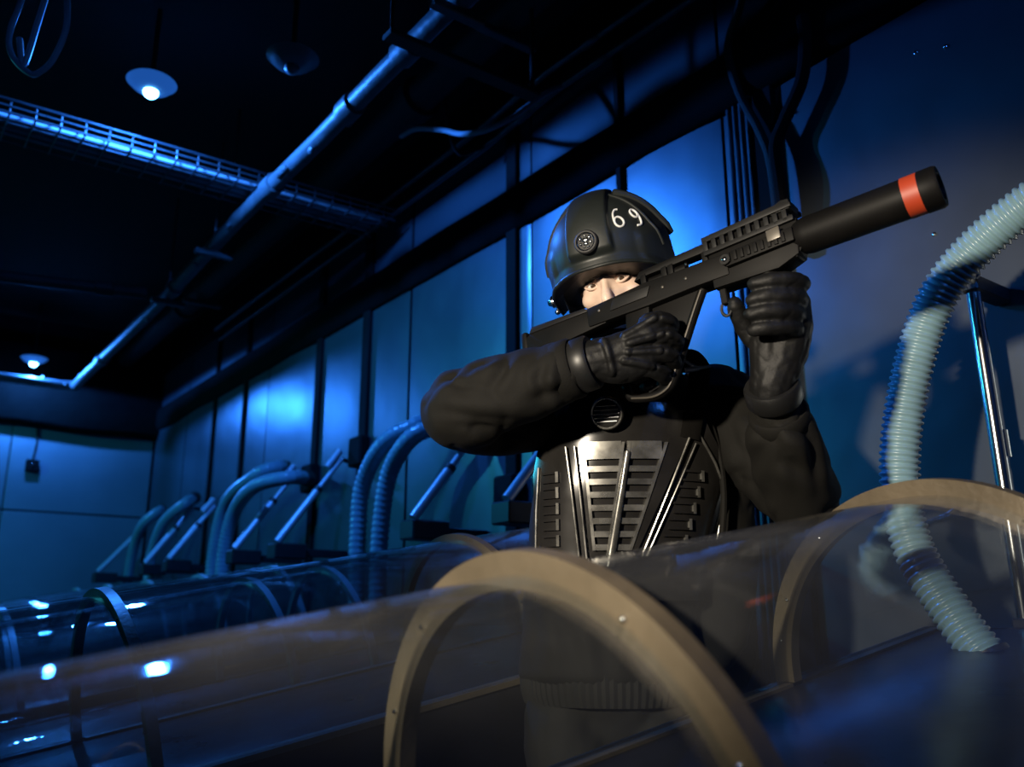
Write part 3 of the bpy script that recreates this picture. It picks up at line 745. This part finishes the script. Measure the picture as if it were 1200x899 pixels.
# right hand (left in the picture) closes on the pistol grip; back of the hand to the camera
W0 = WR_R + dR * .015
K = [Vector((-.010, -.338, 1.478)), Vector((.002, -.331, 1.449)), Vector((.000, -.321, 1.420)), Vector((-.014, -.310, 1.393))]
fing = []
for i, k in enumerate(K):
    L1, L2 = (.045, .026) if i < 3 else (.036, .022)
    a = k + Vector((.024 - .004 * i, -.004, .004 - .001 * i)); b = k + Vector((.050 - .003 * i, .020, .001 - .003 * i)); c = k + Vector((.040, .052, -.004 - .003 * i)); d_ = k + Vector((.010, .066, -.006 - .003 * i))
    fing.append(([k, a, b, c, d_], [.0172, .0172, .0162, .0148, .0130] if i < 3 else [.0155, .0155, .0146, .0135, .0120]))
gr = glove('glove', [([W0 - dR * .03, W0, W0.lerp(K[1], .55), K[0] * .5 + K[1] * .5], [.042, .042, .035, .024]), ([W0, W0.lerp(K[3], .55), K[3] * .6 + K[2] * .4], [.040, .035, .023]), ([W0, W0.lerp(K[2], .6), K[2]], [.040, .035, .024])],
      fing, ([W0 + Vector((.010, .02, .012)), W0 + Vector((.045, .035, .030)), W0 + Vector((.078, .040, .036)), W0 + Vector((.102, .036, .030))], [.020, .0165, .0145, .012]),
      [(WR_R - dR * .004, dR, .051, .018)], 'black leather glove on the pistol grip',
      [(W0.lerp(k, .55), k + Vector((.012, 0, .002))) for k in K] + [(k + Vector((.026, 0, .002)), k + Vector((.044, 0, 0))) for k in K] + [(W0 + Vector((.015, 0, .028)), W0 + Vector((.030, 0, -.030)))])
# left hand (right in the picture) around the foregrip, fingertips towards the camera
W1 = WR_L + dL * .02
fing = []
for i in range(4):
    z = 1.527 - .0265 * i; y0 = -.392 + .006 * i; x0 = .252 - .004 * i
    k = Vector((x0, y0 + .020, z)); s_ = 1 if i < 3 else .88
    fing.append(([k, Vector((x0 + .006, y0 - .020, z - .002)), Vector((x0 - .018, y0 - .046 * s_, z - .004)), Vector((x0 - .058 * s_, y0 - .050 * s_, z - .006)), Vector((x0 - .084 * s_, y0 - .036, z - .008))], [.0175, .0172, .0165, .0152, .0130]))
glv = glove('glove', [([W1 - dL * .03, W1, (.238, -.350, 1.42), (.246, -.368, 1.47), (.252, -.374, 1.512)], [.040, .042, .043, .043, .032]), ([W1, (.212, -.345, 1.42), (.218, -.352, 1.47)], [.038, .038, .032])],
      fing, ([Vector((.215, -.335, 1.425)), Vector((.185, -.330, 1.455)), Vector((.162, -.345, 1.485)), Vector((.150, -.362, 1.505))], [.024, .021, .019, .016]),
      [(WR_L + dL * .004, dL, .050, .020)], 'black glove around the front grip')

# helmet
def hpt(az, t, off=0.0, flare=0.0):
    a, b, c = .128, .143, .137
    th = min(t, PI / 2); rho = math.sin(th); z = c * math.cos(th) - (c * .95 * (t - PI / 2) if t > PI / 2 else 0)
    dx, dy = math.sin(az), -math.cos(az)
    x, y = a * rho * dx, b * rho * dy
    rid = 0
    if True:
        hw = .040 + .010 * max(0, -y) / b
        if y < .09:
            e = max(0, min(1, (hw - abs(x)) / .009)); lim = max(0, min(1, (z - .020) / .014))
            rid = .0115 * e * e * (3 - 2 * e) * lim
    # side rail step
    e = max(0, min(1, (abs(x) - .085) / .01)) * max(0, min(1, (.055 - z) / .02)); rid += .0045 * e
    nrm = Vector((x / a ** 2, y / b ** 2, (z / c ** 2 if z > 0 else 0))).normalized()
    p = Vector((x, y, z)) + nrm * (rid + off) + Vector((dx, dy, -.35)) * flare
    return HEAD_M @ (p + Vector((0, .006, .032)))
def t_edge(az):
    c = math.cos(az)
    return PI / 2 - .05 + (.69 * (1 - max(0, c)) ** 1.2 if c > 0 else .69 - .17 * (-c))
bm = bmesh.new(); n, q = 220, 64; rings_o, rings_i = [], []
for j in range(1, q + 1):
    ro, ri = [], []
    for k in range(n):
        az = 2 * PI * k / n; t = t_edge(az) * j / q
        fl = .008 * max(0, (j / q - .93) / .07) * (.35 + .65 * max(0, math.cos(az)))
        ro.append(hpt(az, t, 0, fl)); ri.append(hpt(az, t, -.006, fl))
    rings_o.append(ro); rings_i.append(ri)
loft(bm, rings_i[::-1] + rings_o, caps=True); bmesh.ops.recalc_face_normals(bm, faces=bm.faces)
helmet = mk('helmet', bm, 'helmet', person, 50); helmet['label'] = 'matt black helmet with front badge and white 69'
bm = bmesh.new(); E_ = [hpt(2 * PI * k / n, t_edge(2 * PI * k / n), -.002, .008 * (.35 + .65 * max(0, math.cos(2 * PI * k / n)))) for k in range(n)]
sweep(bm, E_ + E_[:2], .0042, 8, caps=False); mk('edge_trim', bm, 'helmet', helmet)
# padded liner showing at the sides of the face
bm = bmesh.new(); secs = []
for sgn in (1,):
    rings = []
    for j in range(13):
        ring = []
        for k in range(61):
            az = math.radians(62) + math.radians(236) * k / 60; c = math.cos(az)
            t = PI / 2 - .2 + (1.28 if c > -.2 else .9) * j / 12 * (1 if True else 0)
            pull = .012 + .012 * (j / 12)
            ring.append((az, t, -pull))
        rings.append(ring)
    g = [[bm.verts.new(hpt(*p)) for p in ring] for ring in rings]
    for j in range(12):
        for k in range(60): bm.faces.new((g[j][k], g[j][k + 1], g[j + 1][k + 1], g[j + 1][k]))
    r_ = bmesh.ops.solidify(bm, geom=bm.faces[:], thickness=.014)
    bmesh.ops.recalc_face_normals(bm, faces=bm.faces)
mk('liner', bm, 'helmet_dark', helmet, 50)
for az in (math.radians(82), math.radians(-82)):
    c = hpt(az, PI / 2 + .40, .010); c0 = hpt(az, PI / 2 + .40, 0); d = (c - c0).normalized()
    bm = bmesh.new(); sweep(bm, [c0, c0 + d * .012, c0 + d * .016, c0 + d * .022], [.014, .014, .009, .006], 16); mk('strap_bolt', bm, 'chrome', helmet)
    c2 = hpt(az, PI / 2 + .58, .006); bm = bmesh.new(); ball(bm, c2, .007, 12, 8); mk('strap_rivet', bm, 'chrome', helmet)
# side piping and rear bump
for a0 in (1, -1):
    bm = bmesh.new(); sweep(bm, [hpt(a0 * (1.15 + .10 * t), .35 + 1.2 * t, .001) for t in [k / 16 for k in range(17)]], .0032, 8); mk('piping', bm, 'helmet', helmet)
    bm = bmesh.new(); sweep(bm, [hpt(a0 * (1.75 + .05 * t), .35 + 1.1 * t, .003) for t in [k / 16 for k in range(17)]], .009, 10, rnd=.5); mk('raised_strip', bm, 'helmet', helmet)
# badge
c = hpt(0, 1.20, .001); nx = (hpt(0, 1.20, .02) - c).normalized()
BQ = nx.to_track_quat('Z', 'Y').to_matrix().to_4x4(); BQ.translation = c
up_ = HEAD_M.to_3x3() @ Vector((0, 0, 1)); 
zax = nx; yax = (up_ - zax * up_.dot(zax)).normalized(); xax = yax.cross(zax)
BQ = Matrix((( xax.x, yax.x, zax.x, c.x), (xax.y, yax.y, zax.y, c.y), (xax.z, yax.z, zax.z, c.z), (0, 0, 0, 1)))
bm = bmesh.new(); lathe(bm, [(.0255, -.004), (.0255, .003), (.023, .006), (.0205, .006), (.0195, .003), (.0001, .003)], 32, BQ); badge = mk('badge', bm, 'helmet_dark', helmet)
bm = bmesh.new(); sweep(bm, [BQ @ Vector((.0185 * math.cos(a), .0185 * math.sin(a), .0045)) for a in [2 * PI * k / 32 for k in range(34)]], .0016, 6, caps=False); mk('badge_ring', bm, 'chrome', badge)
for x, y, w, h in ((0, .004, .009, .006), (0, -.0045, .006, .0035), (-.010, .008, .0035, .005), (.010, .008, .0035, .005), (-.011, -.003, .003, .004), (.011, -.003, .003, .004), (-.005, -.011, .003, .002), (.004, -.0115, .004, .002), (0, .0125, .005, .002)):
    bm = bmesh.new(); ball(bm, BQ @ Vector((x, y, .004)), (w, h, .0028), 10, 8, BQ.to_3x3()); mk('badge_emblem', bm, 'chrome', badge)
# hand-painted 69
def stroke(pts, c_az, c_t, sc):
    bm = bmesh.new()
    sweep(bm, [hpt(c_az + x * sc / .125, c_t - y * sc / .125, .0012) for x, y, _ in spline([(u, v, 0) for u, v in pts], 3)], .0024, 8, r2=.0024, rnd=.5)
    return mk('painted_digit', bm, 'white_marker', helmet)
loop6 = [(.5 * math.cos(a), -.45 + .52 * math.sin(a)) for a in [2 * PI * k / 20 for k in range(21)]]
six = [(.35, 1.0), (.0, .95), (-.32, .65), (-.5, .2), (-.52, -.3)] + [(.5 * math.cos(a), -.45 + .52 * math.sin(a)) for a in [PI + 2 * PI * k / 20 for k in range(21)]]
nine = [(.45 * math.cos(a), .45 + .5 * math.sin(a)) for a in [0.15 + 2 * PI * k / 20 for k in range(20)]] + [(.47, .5), (.48, 0), (.40, -.6), (.15, -.95), (-.3, -1.0)]
def turn(pts, a): return [(x * math.cos(a) - y * math.sin(a), x * math.sin(a) + y * math.cos(a)) for x, y in pts]
stroke(turn(six, -.22), .64, .94, .0205); stroke(turn(nine, -.22), .99, 1.02, .0190)

# chest armour
ZS = [.83, .95, 1.07, 1.2, 1.35, 1.43]
def tp(vals, z):
    if z <= ZS[0]: return vals[0]
    for i in range(len(ZS) - 1):
        if z <= ZS[i + 1]: return vals[i] + (vals[i + 1] - vals[i]) * (z - ZS[i]) / (ZS[i + 1] - ZS[i])
    return vals[-1]
def chest(x, z, off=0.0):
    yc, ry, xc, rx = (tp(v, z) for v in ((.06, .06, .055, .035, .01, -.005), (.15, .145, .142, .145, .13, .10), (-.05, -.05, -.035, -.015, .01, .013), (.205, .20, .20, .21, .205, .175)))
    t = max(-.985, min(.985, (x - xc) / rx))
    y = yc - ry * (1 - abs(t) ** 2.3) ** (1 / 2.3)
    n_ = Vector((t * ry / rx * 1.0, -math.sqrt(max(.02, 1 - t * t)), 0)).normalized()
    return Vector((x, y - .006, z)) + n_ * off
def patch(bm, L_, R_, z0, z1, off, thick, nx=14, nz=14):
    """curved plate between two edge functions of z"""
    def row(z, o): return [chest(L_(z) + (R_(z) - L_(z)) * i / nx, z, o) for i in range(nx + 1)]
    rings = []
    for j in range(nz + 1):
        z = z0 + (z1 - z0) * j / nz
        rings.append(row(z, off) + row(z, off - thick)[::-1])
    loft(bm, rings); bmesh.ops.recalc_face_normals(bm, faces=bm.faces)
def lin(z0, x0, z1, x1): return lambda z: x0 + (x1 - x0) * (z - z0) / (z1 - z0)
bm = bmesh.new()
def plL(z): return -.205 + .02 * max(0, (z - 1.24) / .1)
def plR(z): return .150 + .024 * math.sin(max(0, min(1, (z - 1.06) / .26)) * PI) - .04 * max(0, (z - 1.30) / .1)
patch(bm, plL, plR, .98, 1.375, .012, .010, 26, 20)
plate = mk('chest_plate', bm, 'plate_black', person, 40); plate['label'] = 'black moulded chest armour with slotted worn metal centre'
# central worn panel, two tapering columns of slats with real gaps
colL = (lin(1.26, -.106, 1.075, -.092), lin(1.26, -.038, 1.075, -.066))
colR = (lin(1.26, -.026, 1.075, -.056), lin(1.27, .042, 1.075, -.026))
NS = 8
for Lf, Rf in (colL, colR):
    for k in range(NS):
        za = 1.082 + (1.262 - 1.082) * k / (NS - 1)
        bm = bmesh.new(); patch(bm, lambda z: Lf(za), lambda z: Rf(za), za - .0058, za + (.0058 if k < NS - 1 else .03), .021, .010, 6, 1)
        mk('slat', bm, 'plate_worn', plate)
    for Ef, sg in ((Lf, 1), (Rf, -1)):
        bm = bmesh.new(); a = (lambda z: Ef(z) - .0028); b = (lambda z: Ef(z) + .0028)
        patch(bm, a, b, 1.076, 1.29, .022, .011, 1, 10); mk('slat_border', bm, 'plate_worn', plate)
# central spine
bm = bmesh.new(); zz = [1.045 + .225 * k / 12 for k in range(13)]
sweep(bm, [chest(lin(1.247, -.030, 1.066, -.062)(z), z, .022) for z in zz], [.010 - .004 * k / 12 for k in range(13)], 12, rnd=.6); mk('spine', bm, 'plate_worn', plate)
# diagonal ridges and outer edges
def ridge(pts, r, off, material='plate_worn'):
    P = []
    for (xa, za), (xb, zb) in zip(pts, pts[1:]):
        for k in range(10): P.append(chest(xa + (xb - xa) * k / 10, za + (zb - za) * k / 10, off))
    P.append(chest(*pts[-1], off))
    bm = bmesh.new(); sweep(bm, P, r, 8, rnd=.5); mk('ridge', bm, material, plate)
ridge([(-.140, 1.285), (-.120, 1.065)], .0024, .020); ridge([(-.124, 1.285), (-.106, 1.060)], .0024, .020)
ridge([(.094, 1.300), (-.004, 1.065)], .0026, .020); ridge([(.108, 1.290), (.006, 1.065)], .0020, .018)
ridge([(.117, 1.310), (.150, 1.255), (.172, 1.205), (.166, 1.15), (.154, 1.10), (.150, 1.0)], .0028, .014)
ridge([(-.193, 1.25), (-.199, 1.16), (-.201, 1.07), (-.201, 1.0)], .0026, .014)
bm = bmesh.new(); patch(bm, lin(1.29, .052, 1.08, -.020), lin(1.29, .088, 1.08, -.010), 1.07, 1.30, .019, .008, 3, 8); mk('band', bm, 'plate_black', plate)
# side slots: raised surrounds
for k in range(5):
    z = 1.225 - .032 * k
    for x0, x1 in ((.080 - .010 * k, .116 - .009 * k + .004), (-.186, -.158)):
        for dz in (-.009, .009):
            bm = bmesh.new(); patch(bm, lambda q_: x0, lambda q_: x1, z + dz - .0022, z + dz + .0022, .018, .007, 4, 1); mk('slot_edge', bm, 'plate_black', plate)
        bm = bmesh.new(); patch(bm, lambda q_: x1 - .003, lambda q_: x1 + .002, z - .011, z + .011, .019, .008, 1, 1); mk('slot_end', bm, 'plate_worn', plate)
# chest valve just below the glove, and a small clip on the shoulder strap
vc = chest(-.060, 1.348, .030); vd = Vector((-.25, -.9, -.30)).normalized()
bm = bmesh.new(); sweep(bm, [vc - vd * .05, vc - vd * .01, vc, vc + vd * .012, vc + vd * .016], [.030, .034, .036, .034, .026], 24); valve = mk('chest_valve', bm, 'plate_black', plate)
bm = bmesh.new(); tq = vd.to_track_quat('Z', 'Y').to_matrix().to_4x4(); tq.translation = vc + vd * .013
sweep(bm, [tq @ Vector((.030 * math.cos(a), .030 * math.sin(a), 0)) for a in [2 * PI * k / 28 for k in range(30)]], .0028, 8, caps=False); mk('valve_ring', bm, 'plate_worn', valve)
for k in range(5):
    bm = bmesh.new(); y = -.016 + .008 * k; h = math.sqrt(.026 ** 2 - y * y); sweep(bm, [tq @ Vector((-h, y, .004)), tq @ Vector((h, y, .004))], .0018, 6); mk('valve_bar', bm, 'chrome', valve)
cc = Vector((.122, -.135, 1.445))
bm = bmesh.new(); sweep(bm, [cc + Vector((-.028, 0, .020)), cc, cc + Vector((.030, .004, .006))], [.002, .006, .002], 8); sweep(bm, [cc + Vector((-.024, 0, -.004)), cc + Vector((.004, -.002, .0))], [.006, .005], 8); mk('strap_clip', bm, 'strut_grey', plate)
bm = bmesh.new(); sweep(bm, spline([(.10, -.125, 1.30), (.122, -.132, 1.40), (.13, -.12, 1.46), (.12, -.04, 1.51), (.12, .05, 1.49)], 6), .022, 10, r2=.006, side=(1, 0, 0)); mk('shoulder_strap', bm, 'black_fabric', plate)
bm = bmesh.new(); sweep(bm, spline([(-.12, -.105, 1.30), (-.105, -.125, 1.40), (-.10, -.11, 1.46), (-.09, -.04, 1.51), (-.09, .05, 1.49)], 6), .022, 10, r2=.006, side=(1, 0, 0)); mk('shoulder_strap', bm, 'black_fabric', plate)

# ------------------------------------------------------------------ rifle (local frame: x towards the muzzle, z up, -y is the side towards the camera)
rifle = bpy.data.objects.new('rifle', None); link(rifle)
Mp = Matrix.Translation((-1.3909, 1.3488, 0)) @ Matrix.Rotation(ANG, 4, 'Z')
g0 = Vector((-.2196, -.0766, 1.530)); gx = Vector((.78600, -.60681, .11826)).normalized()
gy = Vector((0, 0, 1)).cross(gx).normalized(); gz = gx.cross(gy)
G = Matrix(((gx.x, gy.x, gz.x, g0.x), (gx.y, gy.y, gz.y, g0.y), (gx.z, gy.z, gz.z, g0.z), (0, 0, 0, 1)))
rifle.matrix_world = Mp @ G
tag(rifle, 'black stubby rifle with fat orange-ringed barrel held by the person', 'rifle')
def gpart(name, material, fn, parent=rifle, angle=30):
    bm = bmesh.new(); fn(bm); return mk(name, bm, material, parent, angle)
# stock
gpart('stock', 'gun_black', lambda b: prism(b, [(0, -.052), (.012, -.062), (.10, -.045), (.20, -.036), (.20, .006), (.10, .006), (.03, .006), (0, -.006)], -.021, .021, .004))
gpart('cheek_plate', 'gun_sheen', lambda b: prism(b, [(.012, -.002), (.020, .012), (.155, .010), (.165, .0)], -.024, .024, .003))
gpart('butt_pad', 'gun_black', lambda b: box(b, (-.012, -.022, -.060), (.004, .022, .008), .005, 2))
# main body bar
gpart('receiver', 'gun_black', lambda b: prism(b, [(.16, -.034), (.30, -.034), (.40, -.030), (.47, -.030), (.47, .014), (.36, .014), (.30, .016), (.22, .010), (.16, .006)], -.025, .025, .004))
gpart('side_cover', 'gun_grey', lambda b: prism(b, [(.215, -.018), (.300, -.016), (.310, .004), (.225, .004)], -.028, -.024, .0015))
for x in (.19, .335, .385):
    gpart('screw', 'gun_edge', lambda b: ball(b, (x, -.0255, -.008), (.003, .0015, .003), 10, 6))
# raised top rail on posts with an open window below it
gpart('top_rail', 'gun_black', lambda b: prism(b, [(.27, .030), (.285, .047), (.45, .055), (.45, .036), (.30, .034)], -.014, .014, .002))
for x in (.292, .338, .352, .425):
    gpart('rail_post', 'gun_black', lambda b: prism(b, [(x - .006, .012), (x + .006, .012), (x + .006, .038), (x - .006, .036)], -.016, .016, .0015))
gpart('bolt_tube', 'gun_black', lambda b: sweep(b, [(.30, 0, .022), (.38, 0, .024)], .010, 14))
gpart('bolt_knob', 'chrome', lambda b: ball(b, (.386, -.012, .025), (.004, .006, .006), 12, 8))
# handguard: core, ribbed side walls with a row of holes, top rail teeth
gpart('handguard', 'gun_black', lambda b: prism(b, [(.435, -.046), (.56, -.050), (.600, -.036), (.608, .030), (.590, .052), (.435, .046)], -.022, .022, .003))
for sy in (-1, 1):
    y0, y1 = (-.030, -.021) if sy < 0 else (.021, .030)
    gpart('side_strip', 'gun_grey', lambda b: prism(b, [(.430, .046), (.605, .053), (.605, .061), (.590, .066), (.430, .057)], y0, y1, .0015))
    gpart('side_strip', 'gun_grey', lambda b: prism(b, [(.430, .020), (.605, .026), (.605, .036), (.430, .030)], y0, y1, .0015))
    for k in range(10):
        x = .436 + .0172 * k
        gpart('vent_rib', 'gun_grey', lambda b: prism(b, [(x - .0045, .028), (x + .0045, .028), (x + .0045, .050), (x - .0045, .050)], y0, y1, .001))
    gpart('side_rail', 'gun_black', lambda b: prism(b, [(.47, -.018), (.60, -.014), (.60, .012), (.47, .008)], y0 - .004 * (sy < 0), y1 + .004 * (sy > 0), .002))
for k in range(9):
    x = .478 + .013 * k
    gpart('rail_tooth', 'gun_black', lambda b: prism(b, [(x - .0035, -.012), (x + .0035, -.012), (x + .0035, .006), (x - .0035, .006)], -.038, -.033, .0008))
for k in range(14):
    x = .436 + .0118 * k
    gpart('rail_tooth', 'gun_grey', lambda b: box(b, (x - .0035, -.012, .054 + .04 * (x - .43)), (x + .0035, .012, .0625 + .04 * (x - .43)), .001))
gpart('sight_block', 'gun_grey', lambda b: prism(b, [(.565, .050), (.602, .052), (.602, .070), (.588, .072), (.565, .064)], -.026, .026, .002))
gpart('side_bracket', 'gun_edge', lambda b: prism(b, [(.555, -.004), (.580, -.003), (.580, .020), (.555, .018)], -.040, -.032, .002))
gpart('selector_knob', 'gun_grey', lambda b: sweep(b, [(.472, -.024, -.006), (.472, -.040, -.006)], .010, 16))
gpart('selector_cap', 'chrome', lambda b: ball(b, (.472, -.040, -.006), (.005, .003, .005), 12, 8))
gpart('front_wedge', 'gun_black', lambda b: prism(b, [(.50, -.040), (.595, -.040), (.612, -.018), (.60, .0), (.50, -.01)], -.018, .018, .003))
# suppressor with orange ring
gpart('suppressor', 'gun_black', lambda b: sweep(b, [(.590, 0, 0), (.600, 0, 0), (.616, 0, 0), (.785, 0, 0)], [.024, .030, .0335, .0345], 40), angle=50)
gpart('orange_ring', 'gun_orange', lambda b: sweep(b, [(.784, 0, 0), (.810, 0, 0)], .0356, 40), angle=50)
def muzzle(b):
    q = Matrix(((0, 0, 1, .809), (1, 0, 0, 0), (0, 1, 0, 0), (0, 0, 0, 1)))
    lathe(b, [(.034, 0), (.0362, .002), (.0362, .026), (.034, .031), (.024, .031), (.021, .026), (.021, .004)], 40, q)
    bmesh.ops.recalc_face_normals(b, faces=b.faces)
gpart('muzzle_cap', 'gun_black', muzzle)
# pistol grip, guard loop and front grip
gpart('pistol_grip', 'gun_black', lambda b: prism(b, [(.245, -.02), (.300, -.02), (.288, -.09), (.272, -.165), (.225, -.168), (.236, -.09)], -.019, .019, .005))
def loop(b):
    pts = spline([(.405, 0, -.030), (.385, 0, -.062), (.352, 0, -.120), (.318, 0, -.182), (.300, 0, -.200), (.270, 0, -.206), (.222, 0, -.196), (.212, 0, -.170)], 6)
    sweep(b, pts, .009, 10, r2=.009, side=(0, 1, 0), rnd=.3)
gpart('guard_loop', 'gun_black', loop, angle=50)
def edge(b):
    pts = spline([(.404, -.0095, -.034), (.385, -.0098, -.066), (.352, -.0098, -.124), (.318, -.0098, -.186), (.300, -.0098, -.204), (.270, -.0098, -.210), (.226, -.0095, -.201)], 6)
    sweep(b, pts, .0022, 8, rnd=.3)
gpart('loop_edge', 'gun_edge', edge)
gpart('grip_web', 'gun_black', lambda b: prism(b, [(.290, -.028), (.398, -.030), (.350, -.115), (.312, -.185), (.262, -.200), (.276, -.10)], -.005, .005, .001))
gpart('trigger', 'gun_grey', lambda b: sweep(b, spline([(.318, 0, -.030), (.322, 0, -.045), (.316, 0, -.060)], 4), .004, 8, rnd=.5))
gpart('front_grip', 'gun_black', lambda b: sweep(b, [(.535, 0, -.04), (.532, 0, -.10), (.528, 0, -.155)], [.020, .018, .020], 18, rnd=.3))
gpart('sling_ring', 'chrome', lambda b: sweep(b, [(.445 + .010 * math.cos(a), -.004, -.085 + .014 * math.sin(a)) for a in [2 * PI * k / 16 for k in range(18)]], .003, 6, caps=False))
gpart('ring_lug', 'gun_black', lambda b: box(b, (.438, -.008, -.076), (.452, .008, -.028), .002))
